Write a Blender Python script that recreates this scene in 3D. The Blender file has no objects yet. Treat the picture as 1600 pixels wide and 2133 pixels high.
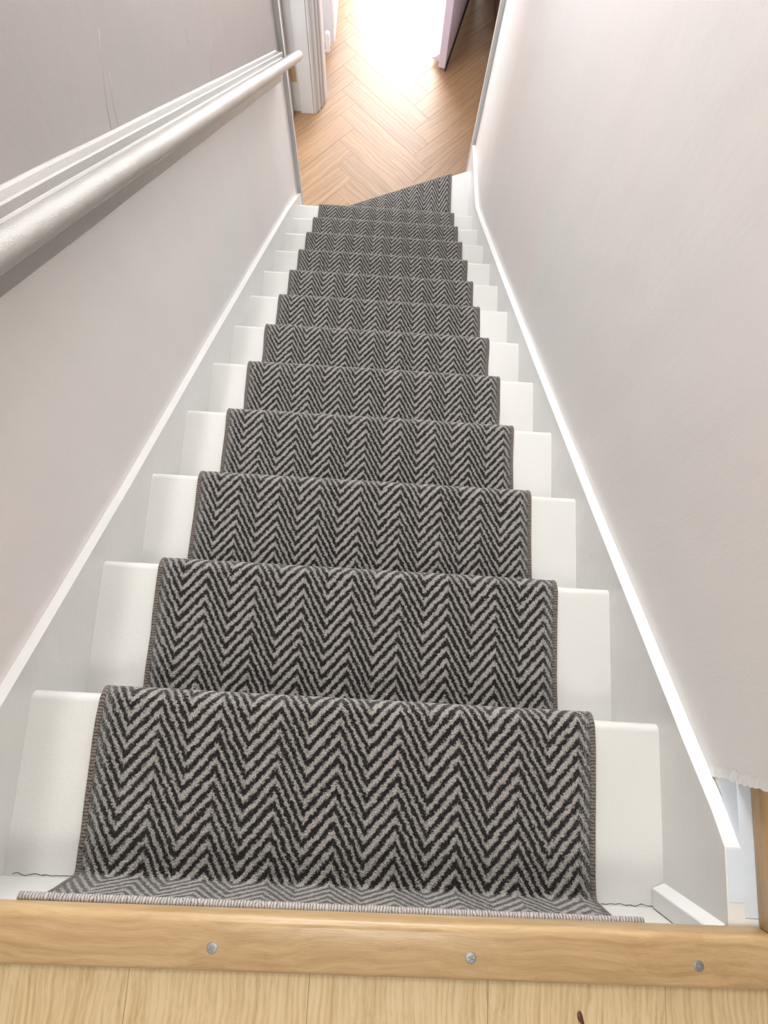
import bpy, bmesh, math, random
from mathutils import Vector, Matrix, noise
random.seed(7)
S = bpy.context.scene
COL = S.collection

# ------------------------------------------------------------------ camera
CAM = Vector((0.01002, 0.26048, 0.85920))
CX = Vector((0.99808395, 0.05407546, 0.03007113))
CU = Vector((-0.05951139, 0.9719967, 0.22733414))
CF = Vector((0.01693584, 0.22868813, -0.97335241))
cam = bpy.data.cameras.new('camera')
cam.sensor_fit = 'HORIZONTAL'; cam.sensor_width = 36.0
cam.lens = 36.0 * 1487.98 / 1600.0
cam.clip_start = 0.02
co = bpy.data.objects.new('camera', cam); COL.objects.link(co)
m = Matrix.Identity(4)
for i in range(3):
    m[i][0] = CX[i]; m[i][1] = CU[i]; m[i][2] = -CF[i]; m[i][3] = CAM[i]
co.matrix_world = m
S.camera = co

# ------------------------------------------------------------------ light and exposure
SKY = 12.0
w = bpy.data.worlds.new('overcast_sky'); S.world = w; w.use_nodes = True
bg = w.node_tree.nodes['Background']
bg.inputs[0].default_value = (0.925, 0.955, 1.0, 1); bg.inputs[1].default_value = SKY
S.view_settings.view_transform = 'Standard'; S.view_settings.look = 'None'
S.view_settings.exposure = 0.52; S.view_settings.gamma = 1.0
S.view_settings.use_curve_mapping = False

def area(name, loc, target, sx, sy, power, col=(1, 1, 1), portal=False):
    l = bpy.data.lights.new(name, 'AREA'); l.shape = 'RECTANGLE'; l.size = sx; l.size_y = sy
    l.energy = power; l.color = col
    if portal: l.cycles.is_portal = True
    o = bpy.data.objects.new(name, l); COL.objects.link(o)
    o.location = loc
    d = Vector(target) - Vector(loc)
    o.rotation_euler = d.to_track_quat('-Z', 'Y').to_euler()
    return o
# daylight portals at the front door and two added openings (they emit nothing, they only guide the sky's light)
area('front_door_portal', (0.09, 4.74, -1.80), (0.09, 0, -1.80), 0.80, 2.0, 1, portal=True)
area('added_room_portal', (-1.66, 2.60, -1.30), (0, 2.60, -1.30), 0.7, 0.7, 1, portal=True)
# unseen fill light added to even out the stairwell
area('stair_fill_light', (-0.26, 2.25, 2.34), (-0.26, 2.25, 0), 0.12, 1.10, 22, (1.0, 0.99, 0.965))
area('added_stair_portal', (0.0, 2.99, 0.65), (0.0, 0, 0.65), 0.70, 1.00, 1, portal=True)
area('landing_fill_light', (0.10, -0.30, 2.34), (0.10, -0.30, 0), 0.40, 0.40, 10, (1.0, 0.985, 0.95))  # unseen fill light, added to brighten the landing

# ------------------------------------------------------------------ helpers
def tag(o, label=None, cat=None, group=None, kind=None):
    if label: o['label'] = label
    if cat: o['category'] = cat
    if group: o['group'] = group
    if kind: o['kind'] = kind
    return o
def empty(name, loc=(0, 0, 0), rz=0):
    o = bpy.data.objects.new(name, None); COL.objects.link(o); o.location = loc
    o.rotation_euler = (0, 0, rz); o.empty_display_size = .05
    return o
def mk(name, bm, mat, parent=None, smooth=False, loc=None, rz=None):
    bmesh.ops.recalc_face_normals(bm, faces=bm.faces)
    me = bpy.data.meshes.new(name); bm.to_mesh(me); bm.free()
    if smooth:
        for p in me.polygons: p.use_smooth = True
    me.materials.append(mat)
    return link(name, me, parent, loc, rz)
def link(name, me, parent=None, loc=None, rz=None):
    o = bpy.data.objects.new(name, me); COL.objects.link(o)
    if loc: o.location = loc
    if rz: o.rotation_euler = (0, 0, rz)
    if parent: o.parent = parent
    return o
def smooth_by_angle(o, ang=40):
    me = o.data
    for p in me.polygons: p.use_smooth = True
    bm = bmesh.new(); bm.from_mesh(me)
    for e in bm.edges:
        if len(e.link_faces) == 2 and e.calc_face_angle(0) > math.radians(ang): e.smooth = False
    bm.to_mesh(me); bm.free()
    return o
def box(bm, x0, x1, y0, y1, z0, z1):
    v = [bm.verts.new((x, y, z)) for z in (z0, z1) for y in (y0, y1) for x in (x0, x1)]
    for f in ((0, 2, 3, 1), (4, 5, 7, 6), (0, 1, 5, 4), (2, 6, 7, 3), (0, 4, 6, 2), (1, 3, 7, 5)):
        bm.faces.new([v[i] for i in f])
    return v
def prism(bm, pts, axis, a, b):
    """closed polygon pts extruded from a to b along an axis; pts are in the other two axes in order"""
    def mkv(p, t):
        if axis == 'x': return (t, p[0], p[1])
        if axis == 'y': return (p[0], t, p[1])
        return (p[0], p[1], t)
    A = [bm.verts.new(mkv(p, a)) for p in pts]; B = [bm.verts.new(mkv(p, b)) for p in pts]
    bm.faces.new(A); bm.faces.new(B[::-1])
    n = len(pts)
    for i in range(n): bm.faces.new((A[i], A[(i + 1) % n], B[(i + 1) % n], B[i]))
def lathe(bm, prof, cx, cy, n=20):
    """prof: (radius, z) list; axis is vertical"""
    rings = []
    for r, z in prof:
        rings.append([bm.verts.new((cx + r * math.cos(2 * math.pi * i / n), cy + r * math.sin(2 * math.pi * i / n), z)) for i in range(n)])
    for a, b in zip(rings, rings[1:]):
        for i in range(n): bm.faces.new((a[i], a[(i + 1) % n], b[(i + 1) % n], b[i]))
    bm.faces.new(rings[0][::-1]); bm.faces.new(rings[-1])
def bevel(bm, width, seg=2, test=None):
    ed = [e for e in bm.edges if test is None or test(e)]
    bmesh.ops.bevel(bm, geom=ed, offset=width, segments=seg, profile=.5, affect='EDGES')
def tube(bm, path, r, n=10, rfun=None):
    rings = []
    for i, p in enumerate(path):
        p = Vector(p)
        t = (Vector(path[min(i + 1, len(path) - 1)]) - Vector(path[max(i - 1, 0)])).normalized()
        up = Vector((1, 0, 0)) if abs(t.x) < .9 else Vector((0, 0, 1))
        a = t.cross(up).normalized(); b = t.cross(a)
        rr = rfun(i) if rfun else r
        rings.append([bm.verts.new(p + a * rr * math.cos(2 * math.pi * k / n) + b * rr * math.sin(2 * math.pi * k / n)) for k in range(n)])
    for A, B in zip(rings, rings[1:]):
        for k in range(n): bm.faces.new((A[k], A[(k + 1) % n], B[(k + 1) % n], B[k]))
    bm.faces.new(rings[0][::-1]); bm.faces.new(rings[-1])

# ------------------------------------------------------------------ materials
class NT:
    def __init__(s, name):
        s.m = bpy.data.materials.new(name); s.m.use_nodes = True
        s.t = s.m.node_tree; s.b = s.t.nodes['Principled BSDF']
    def n(s, typ, ins=None, **kw):
        x = s.t.nodes.new(typ)
        for k, v in kw.items(): setattr(x, k, v)
        for k, v in (ins or {}).items():
            if isinstance(v, bpy.types.NodeSocket): s.t.links.new(v, x.inputs[k])
            else: x.inputs[k].default_value = v
        return x
    def math(s, op, a, b=None, c=None):
        ins = {0: a}
        if b is not None: ins[1] = b
        if c is not None: ins[2] = c
        return s.n('ShaderNodeMath', ins, operation=op).outputs[0]
    def ramp(s, f, stops, interp='LINEAR'):
        r = s.n('ShaderNodeValToRGB', {0: f}); e = r.color_ramp.elements; r.color_ramp.interpolation = interp
        while len(e) < len(stops): e.new(.5)
        for q, (p, c) in zip(e, stops): q.position = p; q.color = (*c, 1)
        return r.outputs[0]
    def mix(s, f, a, b, mode='MIX'):
        x = s.n('ShaderNodeMix', data_type='RGBA', blend_type=mode)
        for i, v in ((0, f), (6, a), (7, b)):
            if isinstance(v, bpy.types.NodeSocket): s.t.links.new(v, x.inputs[i])
            else: x.inputs[i].default_value = (*v, 1) if isinstance(v, tuple) and len(v) == 3 else v
        return x.outputs[2]
    def set(s, **kw):
        for k, v in kw.items():
            k = k.replace('_', ' ')
            if isinstance(v, bpy.types.NodeSocket): s.t.links.new(v, s.b.inputs[k])
            else: s.b.inputs[k].default_value = v
        return s
    def bump(s, h, strength, dist):
        s.t.links.new(s.n('ShaderNodeBump', {'Height': h, 'Strength': strength, 'Distance': dist}).outputs[0], s.b.inputs['Normal'])
    def coord(s, out='Object', scale=(1, 1, 1), rot=(0, 0, 0)):
        c = s.n('ShaderNodeTexCoord').outputs[out]
        return s.n('ShaderNodeMapping', {0: c, 3: scale, 2: rot}).outputs[0]

def paint(name, base, rough=.3, bump=.15, scale=120, var=.03, dirt=0.0):
    k = NT(name); c = k.coord()
    n1 = k.n('ShaderNodeTexNoise', {'Vector': c, 'Scale': 3.0, 'Detail': 3.0}).outputs[0]
    b2 = tuple(max(0, x * (1 - var * 2)) for x in base)
    b1 = tuple(min(1, x * (1 + var)) for x in base)
    colr = k.ramp(n1, [(.3, b2), (.7, b1)])
    if dirt:
        n3 = k.n('ShaderNodeTexNoise', {'Vector': c, 'Scale': 34.0, 'Detail': 6.0, 'Roughness': .7}).outputs[0]
        f = k.ramp(n3, [(.68, (0, 0, 0)), (.80, (dirt, dirt, dirt))])
        colr = k.mix(f, colr, tuple(x * .72 for x in base))
    k.set(Base_Color=colr, Roughness=rough)
    n2 = k.n('ShaderNodeTexNoise', {'Vector': c, 'Scale': float(scale), 'Detail': 4.0}).outputs[0]
    n4 = k.n('ShaderNodeTexNoise', {'Vector': c, 'Scale': 14.0, 'Detail': 2.0}).outputs[0]
    k.bump(k.math('ADD', n2, k.math('MULTIPLY', n4, 3.0)), bump, .004)
    return k.m

def wallmat(name, base):
    k = NT(name); c = k.coord()
    n1 = k.n('ShaderNodeTexNoise', {'Vector': c, 'Scale': 1.6, 'Detail': 4.0}).outputs[0]
    n5 = k.n('ShaderNodeTexNoise', {'Vector': k.coord(scale=(9, 9, .8)), 'Scale': 1.0, 'Detail': 3.0}).outputs[0]
    pink = tuple(x * y for x, y in zip(base, (1.025, .98, .975))); green = tuple(x * y for x, y in zip(base, (.975, 1.0, .99)))
    colr = k.ramp(n1, [(.35, green), (.65, pink)])
    colr = k.mix(k.ramp(n5, [(.42, (0, 0, 0)), (.75, (.35, .35, .35))]), colr, tuple(x * .93 for x in base))
    k.set(Base_Color=colr, Roughness=.55)
    n2 = k.n('ShaderNodeTexNoise', {'Vector': c, 'Scale': 260.0, 'Detail': 3.0}).outputs[0]
    n3 = k.n('ShaderNodeTexNoise', {'Vector': c, 'Scale': 9.0, 'Detail': 2.0}).outputs[0]
    n6 = k.n('ShaderNodeTexNoise', {'Vector': k.coord(scale=(40, 40, 3)), 'Scale': 1.0, 'Detail': 4.0}).outputs[0]
    h = k.math('ADD', k.math('MULTIPLY', n2, .5), k.math('ADD', k.math('MULTIPLY', n3, 3.0), k.math('MULTIPLY', n6, .8)))
    k.bump(h, .12, .004)
    return k.m

def wood(name, dark, light, along='y', rough=.35, fine=1.0, gscale=1.0, vary=.12, spec=.5, cath=.35):
    k = NT(name)
    sc = {'y': (34 * gscale, 1.6 * gscale, 34 * gscale), 'x': (1.6 * gscale, 34 * gscale, 34 * gscale)}[along]
    oi = k.n('ShaderNodeObjectInfo')
    c0 = k.n('ShaderNodeTexCoord').outputs['Object']
    off = k.n('ShaderNodeVectorMath', {0: c0, 1: k.n('ShaderNodeCombineXYZ', {0: k.math('MULTIPLY', oi.outputs['Random'], 13.7), 1: k.math('MULTIPLY', oi.outputs['Random'], 31.3), 2: 0.0}).outputs[0]}).outputs[0]
    warp = k.n('ShaderNodeTexNoise', {'Vector': off, 'Scale': 5.0, 'Detail': 2.0})
    wv = k.n('ShaderNodeVectorMath', {0: warp.outputs['Color'], 3: .05}, operation='SCALE').outputs[0]
    off2 = k.n('ShaderNodeVectorMath', {0: off, 1: wv}).outputs[0]
    mp = k.n('ShaderNodeMapping', {0: off2, 3: sc}).outputs[0]
    g1 = k.n('ShaderNodeTexNoise', {'Vector': mp, 'Scale': 1.0, 'Detail': 5.0, 'Roughness': .62}).outputs[0]
    sf = tuple(x * 7 for x in sc)
    g2 = k.n('ShaderNodeTexNoise', {'Vector': k.n('ShaderNodeMapping', {0: off2, 3: sf}).outputs[0], 'Scale': 1.0, 'Detail': 3.0}).outputs[0]
    sw = {'y': (9 * gscale, .55 * gscale, 9 * gscale), 'x': (.55 * gscale, 9 * gscale, 9 * gscale)}[along]
    g3 = k.n('ShaderNodeTexWave', {'Vector': k.n('ShaderNodeMapping', {0: off2, 3: sw}).outputs[0], 'Scale': 1.3, 'Distortion': 7.0, 'Detail': 2.0, 'Detail Scale': .8}, bands_direction='X' if along == 'y' else 'Y').outputs['Fac']
    f = k.math('ADD', k.math('MULTIPLY', g1, .75), k.math('ADD', k.math('MULTIPLY', g2, .25 * fine), k.math('MULTIPLY', k.math('SUBTRACT', g3, .5), cath * .35)))
    colr = k.ramp(f, [(.33, dark), (.66, light)])
    hv = k.n('ShaderNodeHueSaturation', {'Value': k.math('ADD', 1.0 - vary, k.math('MULTIPLY', oi.outputs['Random'], 2 * vary)), 'Color': colr}).outputs[0]
    k.set(Base_Color=hv, Roughness=rough)
    k.b.inputs['Specular IOR Level'].default_value = spec
    k.bump(g2, .08, .001)
    return k.m

def carpet_mat(name):
    """woven chevron: UV is metres across / along the runner"""
    k = NT(name)
    uv = k.n('ShaderNodeTexCoord').outputs['UV']
    jn = k.n('ShaderNodeTexNoise', {'Vector': uv, 'Scale': 330.0, 'Detail': 1.0}).outputs['Color']
    jn2 = k.n('ShaderNodeTexNoise', {'Vector': uv, 'Scale': 90.0, 'Detail': 2.0}).outputs['Color']
    def jit(col, amt, base):
        d = k.n('ShaderNodeVectorMath', {0: col, 1: (.5, .5, .5)}, operation='SUBTRACT').outputs[0]
        d = k.n('ShaderNodeVectorMath', {0: d, 3: amt}, operation='SCALE').outputs[0]
        return k.n('ShaderNodeVectorMath', {0: base, 1: d}).outputs[0]
    p = jit(jn2, .0075, jit(jn, .0075, uv))
    s = k.n('ShaderNodeSeparateXYZ', {0: p}); u, v = s.outputs[0], s.outputs[1]
    PER, SP = .0843, .0210
    a = k.math('DIVIDE', u, PER)
    fr = k.math('FRACT', a)
    tri = k.math('ABSOLUTE', k.math('SUBTRACT', k.math('MULTIPLY', fr, 2.0), 1.0))   # 1 at peaks, 0 at valleys
    up = k.math('GREATER_THAN', fr, .5)                                              # legs that rise to the right
    # v grows down the stairs (away from the landing): valleys point back to the landing
    ph = k.math('FRACT', k.math('SUBTRACT', k.math('DIVIDE', v, SP), k.math('MULTIPLY', tri, k.math('SUBTRACT', 3.5, k.math('MULTIPLY', up, 1.1)))))   # falling legs are steeper
    duty = k.math('ADD', .42, k.math('MULTIPLY', up, .05))
    dist = k.math('ABSOLUTE', k.math('SUBTRACT', ph, .5))
    st = k.n('ShaderNodeMapRange', {0: k.math('SUBTRACT', k.math('MULTIPLY', duty, .5), dist), 1: -.10, 2: .10}).outputs[0]
    vor = k.n('ShaderNodeTexVoronoi', {'Vector': uv, 'Scale': 520.0}).outputs['Distance']
    gr = k.n('ShaderNodeTexNoise', {'Vector': uv, 'Scale': 900.0, 'Detail': 2.0}).outputs[0]
    grm = k.n('ShaderNodeMapRange', {0: gr, 1: .3, 2: .7, 3: .40, 4: 1.5}).outputs[0]
    fleck = k.n('ShaderNodeMapRange', {0: k.n('ShaderNodeTexNoise', {'Vector': uv, 'Scale': 480.0}).outputs[0], 1: .56, 2: .66, 3: 0.0, 4: .40}).outputs[0]
    dk = k.mix(fleck, (.010, .009, .0095), (.16, .14, .12))
    colr = k.mix(st, dk, k.mix(up, (.40, .375, .34), (.47, .438, .40)))
    spk = k.n('ShaderNodeMapRange', {0: k.n('ShaderNodeTexNoise', {'Vector': uv, 'Scale': 620.0, 'Detail': 1.0}).outputs[0], 1: .60, 2: .68, 3: 0.0, 4: .75}).outputs[0]
    colr = k.mix(spk, colr, (.012, .011, .011))
    colr = k.n('ShaderNodeVectorMath', {0: colr, 3: grm}, operation='SCALE').outputs[0]
    k.set(Base_Color=colr, Roughness=.95, Sheen_Weight=.52, Sheen_Roughness=.42)
    k.b.inputs['Specular IOR Level'].default_value = .1
    k.b.inputs['Sheen Tint'].default_value = (1.0, .98, .95, 1)
    h = k.math('SUBTRACT', k.math('ADD', k.math('MULTIPLY', st, .5), k.math('MULTIPLY', gr, .8)), vor)
    k.bump(h, .9, .0022)
    return k.m

def binding_mat(name, ca, cb, per=.0045):
    k = NT(name)
    uv = k.n('ShaderNodeTexCoord').outputs['UV']
    s = k.n('ShaderNodeSeparateXYZ', {0: uv})
    jn = k.n('ShaderNodeTexNoise', {'Vector': uv, 'Scale': 160.0}).outputs[0]
    ph = k.math('FRACT', k.math('ADD', k.math('DIVIDE', s.outputs[1], per), k.math('MULTIPLY', jn, 1.6)))
    d = k.math('ABSOLUTE', k.math('SUBTRACT', ph, .5))
    k.set(Base_Color=k.ramp(d, [(.08, cb), (.3, ca)]), Roughness=.8, Sheen_Weight=.2)
    k.bump(k.math('SUBTRACT', 1.0, d), .6, .001)
    return k.m

M = {}
M['tread'] = paint('white_tread_paint', (.70, .695, .66), .33, .10, 160, .025, .5)
M['gloss'] = paint('white_gloss_paint', (.80, .795, .77), .28, .16, 60, .02)
M['rail'] = paint('taupe_grey_gloss_paint', (.38, .362, .338), .24, .35, 380, .03)
M['wall'] = wallmat('off_white_wall_paint', (.86, .83, .81))
M['wall_upper'] = wallmat('dimmed_wall_paint', (.39, .36, .345))  # darker wall tone, mostly dimmer light put into the colour
M['ceil'] = paint('ceiling_paint', (.80, .80, .79), .8, .1, 90, .01)
M['frame'] = paint('frame_paint', (.60, .595, .585), .30, .15, 60, .02)
M['lilac'] = paint('lilac_paint', (.68, .58, .68), .35, .1, 60, .02)
M['blue'] = paint('pale_blue_undercoat', (.70, .77, .84), .4, .15, 80, .02)
M['rad'] = paint('radiator_enamel', (.82, .83, .84), .25, .03, 60, .01)
M['black'] = paint('dark_rubber', (.03, .026, .026), .6, .1, 60, .02)
M['dark'] = paint('dark_gap', (.05, .035, .028), .9, .0, 60, .02)  # dark brown below the floor joints and in the paint cracks
M['shadewood'] = wood('brown_skirting_wood', (.22, .11, .07), (.36, .20, .13), 'y', .45)
M['brass'] = NT('aged_brass').set(Base_Color=(.50, .36, .22, 1), Metallic=.6, Roughness=.5).m
M['steel'] = NT('zinc_screw').set(Base_Color=(.30, .32, .34, 1), Metallic=.9, Roughness=.42).m
M['oakstrip'] = wood('oak_effect_nosing', (.42, .265, .12), (.59, .41, .215), 'x', .30, 1.0, 3.2, .02, .5, .12)
M['oakstripy'] = wood('oak_effect_nosing_side', (.42, .265, .12), (.59, .41, .215), 'y', .30, 1.0, 3.2, .02, .5, .12)
M['laminate'] = wood('oak_laminate', (.46, .315, .15), (.66, .51, .295), 'y', .42, 1.6, 4.0, .03, .4, .35)
M['parquet'] = wood('herringbone_oak', (.245, .132, .056), (.375, .218, .10), 'x', .50, .7, 1.1, .10, 1.0, .25)
M['carpet'] = carpet_mat('chevron_carpet')
M['binding'] = binding_mat('grey_brown_binding', (.20, .165, .135), (.035, .03, .027))
M['bindend'] = binding_mat('pale_striped_binding', (.50, .465, .43), (.17, .15, .145), .0034)
M['stone'] = paint('pale_paving', (.55, .54, .50), .8, .4, 40, .08)
M['seed'] = NT('brown_seed').set(Base_Color=(.10, .028, .014, 1), Roughness=.35).m

# ------------------------------------------------------------------ dimensions
H, G = .2, .22
XL, XR = -.4555, .4405          # string faces
WL, WR = -.4725, .4605          # wall faces
CL, CR = -.354, .341            # runner edges
FZ = -2.8                       # hall floor
NOS = .022                      # tread overhang

# ------------------------------------------------------------------ room shell
def struct(name, bm, mat, parent=None, **k):
    o = mk(name, bm, mat, parent, **k)
    if parent is None: o['kind'] = 'structure'
    return o
def wallbox(name, *a, mat='wall'):
    bm = bmesh.new(); box(bm, *a); return struct(name, bm, M[mat])
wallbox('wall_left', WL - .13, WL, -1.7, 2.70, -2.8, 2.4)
# above the handrail board a darker wall colour mostly paints in dimmer light
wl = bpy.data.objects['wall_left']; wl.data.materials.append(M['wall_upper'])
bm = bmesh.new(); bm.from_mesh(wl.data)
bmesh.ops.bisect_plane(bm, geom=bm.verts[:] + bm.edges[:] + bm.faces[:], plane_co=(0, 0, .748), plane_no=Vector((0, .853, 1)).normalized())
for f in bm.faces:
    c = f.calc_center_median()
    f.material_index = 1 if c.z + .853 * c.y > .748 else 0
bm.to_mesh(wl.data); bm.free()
wallbox('wall_right', WR, WR + .14, .168, 3.16, -2.8, 2.4)
def torn():
    bm = bmesh.new(); pr = None; N = 44
    for i in range(N + 1):
        z = -.092 + .22 * i / N
        a = .1665 - .0035 * abs(noise.noise((i * .9, 2.2, 0))) - .0025 * random.random()
        b = .1760 + .005 * noise.noise((i * .35, 7.1, 0))
        lift = .0007 + .0012 * random.random()
        va = bm.verts.new((WR - lift, a, z)); vb = bm.verts.new((WR - .0004, b, z + .002 * random.random())); vc = bm.verts.new((WR - .0001, a + .002, z))
        if pr:
            bm.faces.new((pr[0], va, vb, pr[1])); bm.faces.new((pr[2], vc, va, pr[0]))
        pr = (va, vb, vc)
    return bm
def runs(path, r0):
    bm = bmesh.new(); tube(bm, [(WL - .0001, y, z) for y, z in path], r0, 6, lambda i: r0 * (.5 + .6 * random.random()))
    return bm
for pth, r0 in ((((1.248, -.091), (1.203, -.129), (1.168, -.161), (1.147, -.193)), .0010), (((1.225, -.151), (1.19, -.185), (1.175, -.219)), .0009),
                (((1.828, -.66), (1.80, -.667), (1.786, -.67), (1.754, -.706)), .0010), (((1.654, -.465), (1.646, -.501)), .0008)):
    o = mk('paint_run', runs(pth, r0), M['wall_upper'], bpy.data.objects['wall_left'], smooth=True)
mk('torn_lining_paper', torn(), M['gloss'], bpy.data.objects['wall_right'])
wallbox('wall_landing', WR + .14, 1.70, .168, .30, 0, 2.4)
wallbox('wall_landing_side', 1.70, 1.82, -1.7, .30, 0, 2.4)
# landing back wall; upper front wall, opening added to light the stairs
def holed(name, x0, x1, z0, z1, hx0, hx1, hz0, hz1, y0, y1, mat):
    bm = bmesh.new()
    box(bm, x0, hx0, y0, y1, z0, z1); box(bm, hx1, x1, y0, y1, z0, z1)
    box(bm, hx0, hx1, y0, y1, z0, hz0); box(bm, hx0, hx1, y0, y1, hz1, z1)
    return struct(name, bm, mat)
wallbox('wall_back', -.60, 1.82, -1.82, -1.70, -.2, 2.4)
holed('wall_front_upper', -.60, .60, -.25, 2.4, -.35, .35, .15, 1.15, 2.92, 3.04, M['wall'])
wallbox('ceiling_landing', -.60, 1.82, -1.82, 3.04, 2.4, 2.5, mat='ceil')
# lower hall
wallbox('wall_hall_left', WL - .12, WL, 3.575, 4.78, FZ, -.25)
wallbox('wall_hall_right', .62, .75, 3.16, 4.78, FZ, -.25)
bm = bmesh.new(); WX = (-1.75, -1.65)
box(bm, *WX, 2.0, 2.25, FZ, -.25); box(bm, *WX, 2.95, 4.9, FZ, -.25); box(bm, *WX, 2.25, 2.95, FZ, -1.65); box(bm, *WX, 2.25, 2.95, -.95, -.25)
struct('wall_room_far', bm, M['wall'])  # its opening is added to bring daylight in from the left
wallbox('wall_room_near', -1.65, WL - .13, 2.0, 2.1, FZ, -.25)
wallbox('wall_room_side', -1.65, WL - .12, 4.78, 4.9, FZ, -.25)
wallbox('ceiling_hall', -1.75, .75, 2.70, 4.9, -.25, -.2, mat='ceil')
bm = bmesh.new()
box(bm, -.48, -.32, 4.72, 4.86, FZ, -.25); box(bm, .50, .75, 4.72, 4.86, FZ, -.25); box(bm, -.32, .50, 4.72, 4.86, -.78, -.25)
struct('wall_front', bm, M['wall'])

# ------------------------------------------------------------------ hall floor of herringbone planks
bm = bmesh.new(); box(bm, -1.7, .75, 2.0, 4.9, FZ - .08, FZ - .0075)
hall = struct('floor', bm, M['dark'])
PW, PL = .1262, .631
def plank_mesh():
    bm = bmesh.new(); g = .0002
    box(bm, g, PL - g, g, PW - g, -.0075, 0)
    bevel(bm, .0005, 1, lambda e: all(v.co.z > -.001 for v in e.verts))
    me = bpy.data.meshes.new('plank'); bm.to_mesh(me); bm.free(); me.materials.append(M['parquet']); return me
pm = plank_mesh()
def clip_mesh(me, mat):
    bm = bmesh.new(); bm.from_mesh(me)
    inv = mat.inverted()
    for p, n in (((-1.64, 0, 0), (-1, 0, 0)), ((.615, 0, 0), (1, 0, 0)), ((0, 2.63, 0), (0, -1, 0)), ((0, 4.86, 0), (0, 1, 0))):
        pl = inv @ Vector(p); pn = (inv.to_3x3() @ Vector(n)).normalized()
        r = bmesh.ops.bisect_plane(bm, geom=bm.verts[:] + bm.edges[:] + bm.faces[:], plane_co=pl, plane_no=pn, clear_outer=True)
        ed = [e for e in r['geom_cut'] if isinstance(e, bmesh.types.BMEdge)]
        if ed: bmesh.ops.contextual_create(bm, geom=ed)
        if not bm.faces: break
    n = len(bm.faces)
    area_ = sum(f.calc_area() for f in bm.faces)
    m2 = None
    if n > 3 and area_ > .004:
        m2 = bpy.data.meshes.new('plank'); bm.to_mesh(m2); m2.materials.clear(); m2.materials.append(M['parquet'])
    bm.free(); return m2
ROT = math.radians(1.6)
org = Vector((-.328, 3.742, FZ))
A1 = -math.pi / 4 + ROT; A2 = math.pi / 4 + ROT
e1 = Vector((math.cos(A1), math.sin(A1), 0)); e2 = Vector((math.cos(A2), math.sin(A2), 0))
for j in range(-3, 4):
    for kk in range(-14, 15):
        base = (-PW * kk + PL * j, PW * kk + PL * j)
        for typ in (1, 2):
            if typ == 1:
                pos = org + e1 * base[0] + e2 * base[1]; ang = A1
            else:
                pos = org + e1 * (base[0] + PL + PW) + e2 * base[1]; ang = A2
            dx = Vector((math.cos(ang), math.sin(ang), 0)); dy = Vector((-math.sin(ang), math.cos(ang), 0))
            cs = [pos + dx * (PL * a) + dy * (PW * b) for a in (0, 1) for b in (0, 1)]
            if all(-1.64 < c.x < .615 and 2.63 < c.y < 4.86 for c in cs):
                link('plank', pm, hall, pos, ang)
            elif max(c.x for c in cs) < -1.64 or min(c.x for c in cs) > .615 or max(c.y for c in cs) < 2.63 or min(c.y for c in cs) > 4.86: continue
            else:
                mw = Matrix.Translation(pos) @ Matrix.Rotation(ang, 4, 'Z')
                m2 = clip_mesh(pm, mw)
                if m2: link('plank', m2, hall, pos, ang)

# outside ground beyond the front door
bm = bmesh.new(); box(bm, -6, 6, 4.9, 14, FZ - .25, FZ - .12); struct('ground', bm, M['stone'])
bm = bmesh.new(); box(bm, -.34, .52, 4.70, 4.98, FZ - .1, FZ + .012); bevel(bm, .006, 2)
struct('trim_9', bm, M['frame'])

# ------------------------------------------------------------------ landing floor of laminate boards
bm = bmesh.new(); box(bm, -.47, 1.70, -1.70, -.03, -.20, -.0115); box(bm, .484, 1.70, -.03, .166, -.20, -.0115)
landing = struct('floor', bm, M['dark'])
edges = [-.4715, -.411, -.219, -.027, .165, .357, .549, .741, .933, 1.125, 1.317, 1.509, 1.695]
for a, b in zip(edges, edges[1:]):
    L = 1.665 if a < .5 else 1.83
    bm = bmesh.new(); g = .00015
    box(bm, g, b - a - g, 0, L, -.011, 0)
    bevel(bm, .0003, 1, lambda e: all(v.co.z > -.001 for v in e.verts))
    mk('board', bm, M['laminate'], landing, loc=(a, -1.69 if a < .5 else -1.69, 0))

# ------------------------------------------------------------------ oak nosing strips at the landing edge
def strip_mesh(poly, ztop=.0075, zbot=-.021):
    bm = bmesh.new(); prism(bm, poly, 'z', zbot, ztop)
    return bm
strip = empty('nosing_strip', (0, 0, 0))
tag(strip, 'long oak-effect nosing strip with three screws across the landing edge', 'nosing strip')
def nose_profile(front, back, top=.0075, bot=-.021):
    """cross-section across a strip, local coordinate 0 at the front, negative to the back"""
    pts = []
    R = .0105
    for i in range(7):
        a = math.radians(i * 15)
        pts.append((front - R + R * math.cos(a) , top - R + R * math.sin(a)))
    for i in range(4):
        a = math.radians(90 + i * 30)
        pts.append((back + .005 + .005 * math.cos(a), top - .005 + .005 * math.sin(a)))
    pts.append((back, .0001)); pts.append((front - .012, .0001)); pts.append((front - .012, bot + .002)); pts.append((front - .010, bot)); pts.append((front, bot))
    return pts
def strip_long():
    prof = nose_profile(-.0015, -.056)
    bm = bmesh.new()
    def line(x): return .0042 + .0098 * (x + .3) / .8        # slight skew of the strip
    A = [bm.verts.new((-.4715, p[0] + line(-.47), p[1])) for p in prof]
    B = []
    for p in prof:
        # mitre: x grows as we go back
        xm = .4725 + (.011 - p[0] - .0125) * 1.0
        B.append(bm.verts.new((xm, p[0] + line(.47), p[1])))
    bm.faces.new(A); bm.faces.new(B[::-1])
    for i in range(len(prof)): bm.faces.new((A[i], A[(i + 1) % len(prof)], B[(i + 1) % len(prof)], B[i]))
    return bm
smooth_by_angle(mk('strip_body', strip_long(), M['oakstrip'], strip), 50)
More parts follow.
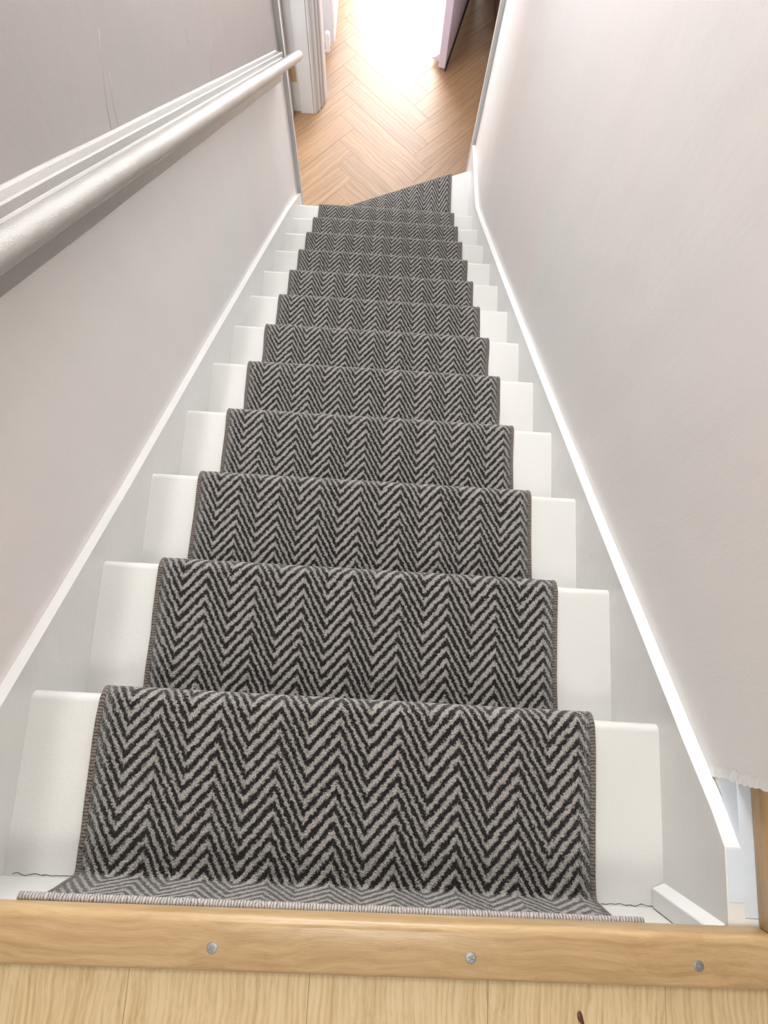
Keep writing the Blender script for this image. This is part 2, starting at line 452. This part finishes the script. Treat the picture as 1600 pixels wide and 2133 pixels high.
def strip_side():
    prof = nose_profile(0, -.062)
    bm = bmesh.new(); A = []; B = []
    for p in prof:
        x = .4755 - p[0]
        A.append(bm.verts.new((x, .0125 + p[0], p[1]))); B.append(bm.verts.new((x, .1665, p[1])))
    bm.faces.new(A); bm.faces.new(B[::-1])
    for i in range(len(prof)): bm.faces.new((A[i], A[(i + 1) % len(prof)], B[(i + 1) % len(prof)], B[i]))
    return bm
side = smooth_by_angle(mk('nosing_strip', strip_side(), M['oakstripy']), 50)
tag(side, 'short oak-effect nosing strip running away along the right edge of the landing', 'nosing strip')
def screw_mesh():
    bm = bmesh.new(); R = .0058
    n = 20
    # domed countersunk head with a cross recess: rings, cross faces pushed down
    ring = []
    for r, z in ((R, 0.0), (R * .97, .0006), (R * .8, .0008)):
        ring.append([bm.verts.new((r * math.cos(2 * math.pi * i / n), r * math.sin(2 * math.pi * i / n), z)) for i in range(n)])
    for a, b in zip(ring, ring[1:]):
        for i in range(n): bm.faces.new((a[i], a[(i + 1) % n], b[(i + 1) % n], b[i]))
    aw, al = .0007, .0030
    cross = [(aw, aw), (al, aw), (al, -aw), (aw, -aw), (aw, -al), (-aw, -al), (-aw, -aw), (-al, -aw), (-al, aw), (-aw, aw), (-aw, al), (aw, al)]
    top = [bm.verts.new((x, y, .0009)) for x, y in cross]; bot = [bm.verts.new((x * .7, y * .7, -.002)) for x, y in cross]
    for i in range(12): bm.faces.new((top[i], top[(i + 1) % 12], bot[(i + 1) % 12], bot[i]))
    bm.faces.new(bot)
    # annulus between head ring and cross
    ed = []
    last = ring[-1]
    for i in range(n): ed.append(bm.edges.get((last[i], last[(i + 1) % n])))
    for i in range(12): ed.append(bm.edges.get((top[i], top[(i + 1) % 12])))
    bmesh.ops.triangle_fill(bm, edges=ed, use_beauty=True)
    bmesh.ops.recalc_face_normals(bm, faces=bm.faces)
    me = bpy.data.meshes.new('screw'); bm.to_mesh(me); bm.free(); me.materials.append(M['steel']); return me
sm = screw_mesh()
for (x, y, r) in ((-.1325, -.0268, .4), (.1445, -.0242, 1.1), (.3915, -.0212, .2)):
    link('screw', sm, strip, (x, y, .0074), r)
# brown seed husk on the boards
bm = bmesh.new()
bmesh.ops.create_uvsphere(bm, u_segments=10, v_segments=8, radius=1)
for v in bm.verts:
    t = v.co.z
    v.co = Vector((v.co.x * .0028 * (1 - .35 * t), v.co.y * .0011, t * .0075)) + Vector((.0012 * t * t, 0, 0))
    v.co = Matrix.Rotation(math.radians(90), 3, 'X') @ v.co
sd = mk('seed_husk', bm, M['seed'], smooth=True, loc=(.2645, -.0795, .0012), rz=math.radians(22))
tag(sd, 'tiny dark reddish-brown seed husk lying on the landing boards', 'husk')

# fascia under the side strip: lower grey-white board and pale blue band
bm = bmesh.new(); box(bm, WR + .0005, .4835, -.012, .167, -.60, -.0602)
struct('trim_5', bm, M['gloss'])
bm = bmesh.new(); prism(bm, [(.052, -.060), (.030, -.045), (.020, -.0225), (.167, -.0225), (.167, -.060)], 'x', WR - .0015, .4835)
struct('trim_6', bm, M['blue'])
bm = bmesh.new(); prism(bm, [(-.012, -.060), (.051, -.060), (.029, -.045), (.019, -.0225), (-.012, -.0225)], 'x', WR - .0025, .4835)
struct('trim_7', bm, M['gloss'])

# ------------------------------------------------------------------ staircase
st = empty('staircase', (0, 0, FZ))
tag(st, 'straight white-painted wooden staircase dropping between two walls, winder step at its foot', 'staircase')
st.location = (0, 0, 0)
def tread_profile(y0, y1, z, th=.028):
    pts = [(y0, z - th), (y0, z)]
    r = .0125
    for i in range(9):
        a = math.radians(90 - i * 22.5)
        pts.append((y1 - r + r * math.cos(a), z - th / 2 + (th / 2) * math.sin(a)))
    return pts
for n in range(1, 13):
    z = -n * H
    bm = bmesh.new()
    prism(bm, tread_profile((n - 1) * G - NOS - .012, n * G, z), 'x', XL - .004, XR + .004)
    smooth_by_angle(mk('tread', bm, M['tread'], st), 40)
    bm = bmesh.new(); box(bm, XL - .004, XR + .004, n * G - NOS - .014, n * G - NOS, z - H + .0, z - .0282)
    mk('riser', bm, M['tread'], st)
bm = bmesh.new(); box(bm, XL - .004, XR + .004, -NOS - .018, -NOS, -H, -.022)
mk('riser', bm, M['tread'], st)
# winder: wedge tread with a skewed nosing
def wedge_y(x): return 2.685 + .4376 * (x + .455)
bm = bmesh.new()
yb = 12 * G - NOS - .012; z = -13 * H
ring0 = []; ring1 = []
prof0 = tread_profile(yb, wedge_y(XL), z); prof1 = tread_profile(yb, wedge_y(XR), z)
A = [bm.verts.new((XL - .004, *p)) for p in prof0]; B = [bm.verts.new((XR + .004, *p)) for p in prof1]
bm.faces.new(A); bm.faces.new(B[::-1])
for i in range(len(A)): bm.faces.new((A[i], A[(i + 1) % len(A)], B[(i + 1) % len(A)], B[i]))
t = smooth_by_angle(mk('tread', bm, M['tread'], st), 40); t['label'] = 'wedge-shaped lowest tread'
bm = bmesh.new()
prism(bm, [(XL, wedge_y(XL) - NOS - .014), (XR, wedge_y(XR) - NOS - .014), (XR, wedge_y(XR) - NOS), (XL, wedge_y(XL) - NOS)], 'z', FZ + .0005, z - .0282)
mk('riser', bm, M['tread'], st)
# strings (side boards)
def string(name, x0, x1, top, low):
    bm = bmesh.new(); prism(bm, top + low, 'x', x0, x1)
    bevel(bm, .0022, 2, lambda e: abs(e.calc_face_angle(0)) > .5 and abs((e.verts[0].co - e.verts[1].co).x) < 1e-5)
    return mk(name, bm, M['gloss'], st)
lt = [(-.40, .075), (-.03, .075), (.02, .047)] + [(y, -.9091 * y + a) for y, a in ((.2, .067), (.6, .064), (1.1, .076), (1.7, .083), (2.33, .088), (2.685, .066))]
string('string', WL + .0003, XL, lt, [(2.690, FZ + .001), (2.45, FZ + .001), (-.05, -.42), (-.40, -.42)])
rt = [(-.018, -.022), (.094, -.022)] + [(y, -.9091 * y + a) for y, a in ((.13, .068), (.20, .064), (.6, .058), (1.1, .056), (1.7, .060), (2.40, .072), (2.60, .082), (2.64, .098), (2.68, .115))] + [(2.80, -2.366), (3.138, -2.480)]
string('string', XR, WR - .0003, rt, [(3.142, FZ + .001), (2.45, FZ + .001), (-.018, -.42)])
# vertical batten closing the right string against the top riser
bm = bmesh.new(); prism(bm, [(XR - .017, -NOS + .001), (XR - .017, .004), (XR + .007, .0135), (WR - .003, .0135), (WR - .003, -NOS + .001)], 'z', -.199, -.030)
bevel(bm, .0015, 2); mk('end_batten', bm, M['gloss'], st)
bm = bmesh.new(); box(bm, XR + .0025, WR - .001, .036, .092, -.0222, -.0212); o = mk('undercoat_patch', bm, M['blue'], st); o['label'] = 'pale blue undercoat patch'
# hairline cracks in the paint where the top tread meets its riser
def crack(x0, x1, y0, y1, seed):
    bm = bmesh.new(); pr = None; N = 26
    for i in range(N + 1):
        t = i / N; x = x0 + (x1 - x0) * t
        y = y0 + (y1 - y0) * t + .0035 * noise.noise((t * 7, seed, 0))
        wd = .00035 + .0006 * abs(noise.noise((t * 11, seed, 5)))
        a = bm.verts.new((x, y - wd, -.19975)); b = bm.verts.new((x, y + wd, -.19975)); c = bm.verts.new((x, y, -.2003))
        if pr:
            bm.faces.new((pr[0], a, b, pr[1])); bm.faces.new((pr[0], pr[2], c, a)); bm.faces.new((pr[1], b, c, pr[2]))
        pr = (a, b, c)
    return bm
mk('paint_crack', crack(XL + .012, CL - .004, -.0195, -.0185, 1), M['dark'], st)
mk('paint_crack', crack(CR + .012, XR - .016, -.0195, -.019, 9), M['dark'], st)

# ------------------------------------------------------------------ stair runner
TH = .0095
def arc(cy, cz, r, a0, a1, n):
    return [(cy + r * math.cos(math.radians(a0 + (a1 - a0) * i / n)), cz + r * math.sin(math.radians(a0 + (a1 - a0) * i / n))) for i in range(n + 1)]
def runner_path(x):
    """top surface of the runner in (y, z), from its bound end under the landing nosing down to the floor"""
    P = [(.0055 + .007 * (x + .35), -.0285), (-.001 + .004 * (x + .35), -.045), (-.0085, -.075), (-.0115, -.12)]
    for n in range(1, 13):
        yr = (n - 1) * G - NOS + TH; z = -n * H + TH
        P += arc(yr + .007, z + .007, .007, 180, 270, 4)
        P += [(yr + .05, z - .0003), (yr + .11, z + .0006), (yr + .17, z)]
        ny = n * G
        P += arc(ny - .0110, -n * H - .0135, .0230, 90, -42, 10)
        P += [(ny - NOS + TH + .001, -n * H - .055), (ny - NOS + TH - .0005, -n * H - .10), (ny - NOS + TH, -n * H - .15)]
    yr = 12 * G - NOS + TH; z = -13 * H + TH
    P += arc(yr + .007, z + .007, .007, 180, 270, 4)
    ny = wedge_y(x)
    P += [(yr + (ny - .01 - yr) * t, z) for t in (.3, .6, .85)]
    P += arc(ny - .0075, -13 * H - .0095, .019, 90, -50, 9)
    P += [(ny - NOS + TH + .001, -13 * H - .055), (ny - NOS + TH, -13 * H - .12), (ny - NOS + TH, FZ + .006)]
    return P
run = empty('stair_runner', (0, 0, 0))
tag(run, 'charcoal and taupe chevron-patterned carpet runner down the middle of the stairs', 'carpet runner')
NX = 36
base = runner_path(0)
vlen = [0.0]
for a, b in zip(base, base[1:]): vlen.append(vlen[-1] + math.hypot(b[0] - a[0], b[1] - a[1]))
# refine the path lengthwise so the pile can be lumpy
def refine(P):
    out = []
    for a, b in zip(P, P[1:]):
        d = max(1, 2 if True else 1)
        for i in range(d): out.append((a[0] + (b[0] - a[0]) * i / d, a[1] + (b[1] - a[1]) * i / d))
    out.append(P[-1]); return out
def wob(side, v):
    s = 3.1 if side < 0 else 8.7
    return .0035 * noise.noise((v * 5.0, s, 0)) + .0016 * noise.noise((v * 19.0, s, 3))
def edge_x(side, v):
    return (CL if side < 0 else CR) + wob(side, v)
VL = []
rb = refine(base); vv = 0; VL = [0.0]
for a, b in zip(rb, rb[1:]):
    vv += math.hypot(b[0] - a[0], b[1] - a[1]); VL.append(vv)
VS = [-.0 + v for v in VL]
bm = bmesh.new(); uvl = bm.loops.layers.uv.new('UVMap')
grid = []; uvs = {}
for i in range(NX + 1):
    t = i / NX
    col = []
    P = None
    xm = CL + (CR - CL) * t
    P = refine(runner_path(xm))
    for j, (y, z) in enumerate(P):
        x0 = edge_x(-1, VL[j]) + .004; x1 = edge_x(1, VL[j]) - .004
        x = x0 + (x1 - x0) * t
        d = .0009 * noise.noise((x * 22, VL[j] * 22, 1.7))
        drop = 0
        if i in (0, NX): drop = -.002
        v = bm.verts.new((x, y + d * .5, z + d + drop)); col.append(v)
        uvs[v] = (x - CL, VL[j])
    grid.append(col)
for i in range(NX):
    for j in range(len(grid[0]) - 1):
        f = bm.faces.new((grid[i][j], grid[i + 1][j], grid[i + 1][j + 1], grid[i][j + 1]))
        for lp in f.loops: lp[uvl].uv = uvs[lp.vert]
pile = mk('pile', bm, M['carpet'], run, smooth=True)
md = pile.modifiers.new('thickness', 'SOLIDIFY'); md.thickness = .0075; md.offset = -1
def bind(path, r, mat, name):
    bm = bmesh.new(); uvl = bm.loops.layers.uv.new('UVMap')
    n = 8; rings = []; acc = 0
    for i, p in enumerate(path):
        p = Vector(p)
        t = (Vector(path[min(i + 1, len(path) - 1)]) - Vector(path[max(i - 1, 0)])).normalized()
        up = Vector((1, 0, 0)) if abs(t.x) < .9 else Vector((0, 0, 1))
        a = t.cross(up).normalized(); b = t.cross(a)
        if i: acc += (p - Vector(path[i - 1])).length
        rings.append(([bm.verts.new(p + a * r * math.cos(2 * math.pi * k / n) + b * r * math.sin(2 * math.pi * k / n)) for k in range(n)], acc))
    for (A, va), (B, vb) in zip(rings, rings[1:]):
        for k in range(n):
            f = bm.faces.new((A[k], A[(k + 1) % n], B[(k + 1) % n], B[k]))
            for lp, uv in zip(f.loops, ((k / n * .03, va), ((k + 1) / n * .03, va), ((k + 1) / n * .03, vb), (k / n * .03, vb))): lp[uvl].uv = uv
    bm.faces.new(rings[0][0][::-1]); bm.faces.new(rings[-1][0])
    return mk(name, bm, mat, run, smooth=True)
for s in (-1, 1):
    path = []
    P = refine(runner_path(CL if s < 0 else CR))
    for j, (y, z) in enumerate(P):
        # sink towards the step by half the thickness
        a = P[max(j - 1, 0)]; b = P[min(j + 1, len(P) - 1)]
        t = Vector((b[0] - a[0], b[1] - a[1])).normalized(); nrm = Vector((-t.y, t.x))   # points off the stairs
        path.append((edge_x(s, VL[j]), y - nrm.x * .0042, z - nrm.y * .0042))
    o = bind(path, .0048, M['binding'], 'edge_binding'); o['label'] = 'grey-brown stitched edge binding'
endp = [(CL - .004 + (CR - CL + .008) * i / 40, .0035 + .0008 * noise.noise((i * .5, 0, 0)) + .0055 * (i / 40.0), -.0275 + .001 * noise.noise((i * .7, 4, 0))) for i in range(41)]
o = bind(endp, .0056, M['bindend'], 'end_binding'); o['label'] = 'pale striped bound end'

# ------------------------------------------------------------------ handrail on the left wall
rail = empty('handrail', (WL, .05, .0))
rail.location = (0, 0, 0)
tag(rail, 'round grey-white gloss handrail on a backing board along the left wall', 'handrail')
SL = .853; nrm = math.sqrt(1 + SL * SL)
def rail_pt(u, v, y0):
    """u out from the wall, v square to the slope (v = (z + SL*y)/nrm)"""
    # move along the section plane: section lies square to the slope
    ny, nz = SL / nrm, 1 / nrm
    zc = v * nrm - SL * y0
    return (WL + u, y0, zc)
def extr(name, prof, y0, y1, seg, mat, ends=None, amp=0.0):
    bm = bmesh.new(); rings = []
    for i in range(seg + 1):
        y = y0 + (y1 - y0) * i / seg
        ring = []
        for (u, v) in prof:
            vv = (v - .55)
            # square section: offset along the normal
            yy = y + vv * SL / nrm; zz = (.55 * nrm - SL * y) + vv / nrm
            dd = amp * noise.noise((u * 30, v * 30, y * 5))
            ring.append(bm.verts.new((WL + u, yy, zz + dd)))
        rings.append(ring)
    n = len(prof)
    for A, B in zip(rings, rings[1:]):
        for k in range(n): bm.faces.new((A[k], A[(k + 1) % n], B[(k + 1) % n], B[k]))
    bm.faces.new(rings[0][::-1]); bm.faces.new(rings[-1])
    return mk(name, bm, mat, rail)
VT, VB = .594, .4985
brd = [(-.001, VT + .004), (.002, VT + .0035), (.006, VT), (.0265, VT - .001), (.029, VT - .0035), (.029, VB + .002), (.0275, VB), (-.001, VB)]
smooth_by_angle(extr('backing_board', brd, .05, 2.585, 60, M['rail'], amp=.0012), 30)
VC, UC, RR = .574, .072, .0195
prof = []
for i in range(22):
    a = math.radians(140 - i * (245 / 21.0))
    prof.append((UC + RR * math.cos(a), VC + RR * math.sin(a)))
prof = prof[:]
# neck back to the board: cove below and above
prof += [(UC - .0145, VC - .0180), (UC - .0118, VC - .0222), (UC - .0165, VC - .0262), (UC - .0225, VC - .0235), (.042, VC - .0225), (.033, VC - .027), (.0285, VC - .030), (.0285, VC + .004), (.034, VC + .0015), (.044, VC + .002)]
r1 = extr('rail', prof, .05, 2.56, 60, M['rail'], amp=.0010); smooth_by_angle(r1, 35)
full = [(UC + RR * math.cos(2 * math.pi * i / 28), VC + RR * math.sin(2 * math.pi * i / 28)) for i in range(28)]
bm = bmesh.new(); rings = []
for i, (y, s) in enumerate([(2.55, 1), (2.64, 1), (2.695, 1), (2.705, .97), (2.711, .88), (2.714, .72), (2.715, .4)]):
    ring = []
    for (u, v) in full:
        uu = UC + (u - UC) * s; v2 = VC + (v - VC) * s; dv = v2 - .55
        ring.append(bm.verts.new((WL + uu, y + dv * SL / nrm, (.55 * nrm - SL * y) + dv / nrm)))
    rings.append(ring)
for A, B in zip(rings, rings[1:]):
    for k in range(28): bm.faces.new((A[k], A[(k + 1) % 28], B[(k + 1) % 28], B[k]))
bm.faces.new(rings[0][::-1]); bm.faces.new(rings[-1])
smooth_by_angle(mk('rail_end', bm, M['rail'], rail), 40)

# ------------------------------------------------------------------ vertical trims at the stair foot
def trimbox(name, *a, mat='frame', bev=.0025):
    bm = bmesh.new(); box(bm, *a); bevel(bm, bev, 2); return struct(name, bm, M[mat])
trimbox('trim_1', WL - .134, WL + .019, 2.700, 2.726, FZ + .001, -.26)
trimbox('trim_2', WR - .021, WR + .16, 3.165, 3.190, FZ + .001, -.26)

# far jamb of the doorway in the left wall: lining, stop, moulded architrave
bm = bmesh.new()
prism(bm, [(-.665, 3.575), (-.665, 3.566), (-.558, 3.566), (-.558, 3.556), (-.481, 3.556), (-.481, 3.575)], 'z', FZ + .001, -.8)
bevel(bm, .0015, 1, lambda e: abs((e.verts[0].co - e.verts[1].co).z) > .5)
jamb = struct('trim_3', bm, M['frame'])
arch = [(-.4800, 3.5755), (-.4800, 3.5600), (-.4740, 3.5570), (-.4660, 3.5600), (-.4600, 3.5680), (-.4600, 3.5740), (-.4520, 3.5760), (-.4455, 3.5840), (-.4430, 3.5960), (-.4440, 3.6060), (-.4360, 3.6070), (-.4300, 3.6140), (-.4290, 3.6240), (-.4305, 3.6330), (-.4210, 3.6350), (-.4150, 3.6480), (-.4110, 3.6660), (-.4070, 3.6790), (-.4130, 3.6860), (-.4730, 3.6860)]
bm = bmesh.new(); prism(bm, arch, 'z', FZ + .001, -.8)
struct('trim_4', bm, M['frame'])
# hinge plate left bare on the lining
bm = bmesh.new(); box(bm, -.599, -.566, 3.5640, 3.5665, -2.582, -2.470); bevel(bm, .0008, 1)
hg = mk('hinge_plate', bm, M['brass'], jamb); hg['label'] = 'bare brown hinge plate'
for i in range(3):
    bm = bmesh.new(); bmesh.ops.create_cone(bm, cap_ends=True, segments=12, radius1=.0042, radius2=.0034, depth=.0012, matrix=Matrix.Translation((-.583 + (.006 if i == 1 else -.004), 3.5636, -2.555 + i * .03)) @ Matrix.Rotation(math.radians(90), 4, 'X'))
    mk('screw', bm, M['brass'], jamb)
# door leaf folded back into the left room
bm = bmesh.new(); box(bm, -1.34, -.6015, 3.512, 3.5515, FZ + .006, -.82); bevel(bm, .002, 2)
d2 = struct('door_2', bm, M['frame'])

# radiator on the hall's left wall
rad = empty('radiator', (-.43, 4.3, FZ)); rad.location = (0, 0, 0)
tag(rad, 'white panel radiator on the hall wall beyond the moulded door frame', 'radiator')
bm = bmesh.new(); y0, y1 = 3.972, 4.58; z0, z1 = -2.695, -2.10
N = 24
pts = [(-.386, y0), ]
for i in range(N):
    a = y0 + .012 + (y1 - y0 - .024) * i / N; b = (y1 - y0 - .024) / N
    pts += [(-.386, a), (-.380, a + b * .25), (-.380, a + b * .75), (-.386, a + b)]
pts += [(-.386, y1), (-.392, y1), (-.392, y0)]
prism(bm, pts, 'z', z0, z1); mk('front_panel', bm, M['rad'], rad)
bm = bmesh.new(); box(bm, -.454, -.446, y0, y1, z0, z1); mk('back_panel', bm, M['rad'], rad)
bm = bmesh.new(); box(bm, -.444, -.394, y0 - .004, y0 + .004, z0 + .004, z1 - .002); bevel(bm, .0015, 1); mk('side_cover', bm, M['rad'], rad)
bm = bmesh.new(); box(bm, -.446, -.3925, y0 + .001, y1, z1 - .004, z1 + .002); bevel(bm, .001, 1); mk('top_grille', bm, M['rad'], rad)
bm = bmesh.new()
lathe(bm, [(.006, -2.700), (.0125, -2.698), (.0135, -2.682), (.0118, -2.678), (.0130, -2.672), (.0160, -2.664), (.0165, -2.618), (.0150, -2.614), (.0150, -2.608), (.0165, -2.604), (.0165, -2.578), (.0145, -2.569), (.009, -2.565), (.003, -2.564)], -.418, 3.915, 20)
smooth_by_angle(mk('thermostatic_valve', bm, M['rad'], rad), 35)
bm = bmesh.new(); tube(bm, [(-.418, 3.915, -2.688), (-.418, 3.945, -2.686), (-.418, 3.985, -2.680)], .0085, 10); mk('valve_tail', bm, M['rad'], rad, smooth=True)
bm = bmesh.new(); tube(bm, [(-.418, 3.915, -2.692), (-.445, 3.915, -2.692), (-.4728, 3.915, -2.692)], .0075, 10); mk('supply_pipe', bm, M['rad'], rad, smooth=True)

# front door standing open into the hall, hinged on its right
fd = empty('door_1', (.2955, 3.930, FZ), 0); fd['kind'] = 'structure'
th = math.atan2(.105, .435)
dirv = Vector((math.sin(th), math.cos(th), 0)); outv = Vector((-math.cos(th), math.sin(th), 0))
fd.rotation_euler = (0, 0, -th)      # local +y runs from the free edge to the hinges, local -x is the outer face
LW = .82
bm = bmesh.new(); box(bm, -.044, 0, 0, LW, .018, 1.985); bevel(bm, .0015, 1)
mk('leaf', bm, M['lilac'], fd)
bm = bmesh.new(); box(bm, .0005, .0075, -.008, LW, .006, .030); mk('brush_seal', bm, M['black'], fd)
bm = bmesh.new(); prism(bm, [(-.0445, .030), (-.0445, .085), (-.055, .080), (-.066, .062), (-.078, .052), (-.094, .046), (-.094, .040), (-.070, .036)], 'y', .03, LW - .03)
mk('weather_bar', bm, M['lilac'], fd)
bm = bmesh.new(); box(bm, -.036, -.014, -.0012, .0004, .93, 1.13); mk('lock_plate', bm, M['steel'], fd)
# frame of the front doorway
bm = bmesh.new(); box(bm, -.345, -.300, 4.70, 4.80, FZ + .001, -.80); box(bm, .500, .540, 4.70, 4.80, FZ + .001, -.80); box(bm, -.345, .54, 4.70, 4.80, -.82, -.775)
struct('trim_8', bm, M['frame'])
# brown skirting on the hall's right wall
bm = bmesh.new(); box(bm, .596, .6195, 3.20, 4.70, FZ + .001, FZ + .12); bevel(bm, .004, 2)
struct('baseboard_right', bm, M['shadewood'])
# frame for the daylight opening added in the left room
def wframe(name, x0, x1, z0, z1, y0, y1):
    bm = bmesh.new(); t = .045
    box(bm, y0, y1, x0, x0 + t, z0, z1); box(bm, y0, y1, x1 - t, x1, z0, z1)
    box(bm, y0, y1, x0 + t, x1 - t, z0, z0 + t); box(bm, y0, y1, x0 + t, x1 - t, z1 - t, z1)
    return struct(name, bm, M['frame'])
wframe('added_window_1', 2.25, 2.95, -1.65, -.95, -1.72, -1.68)
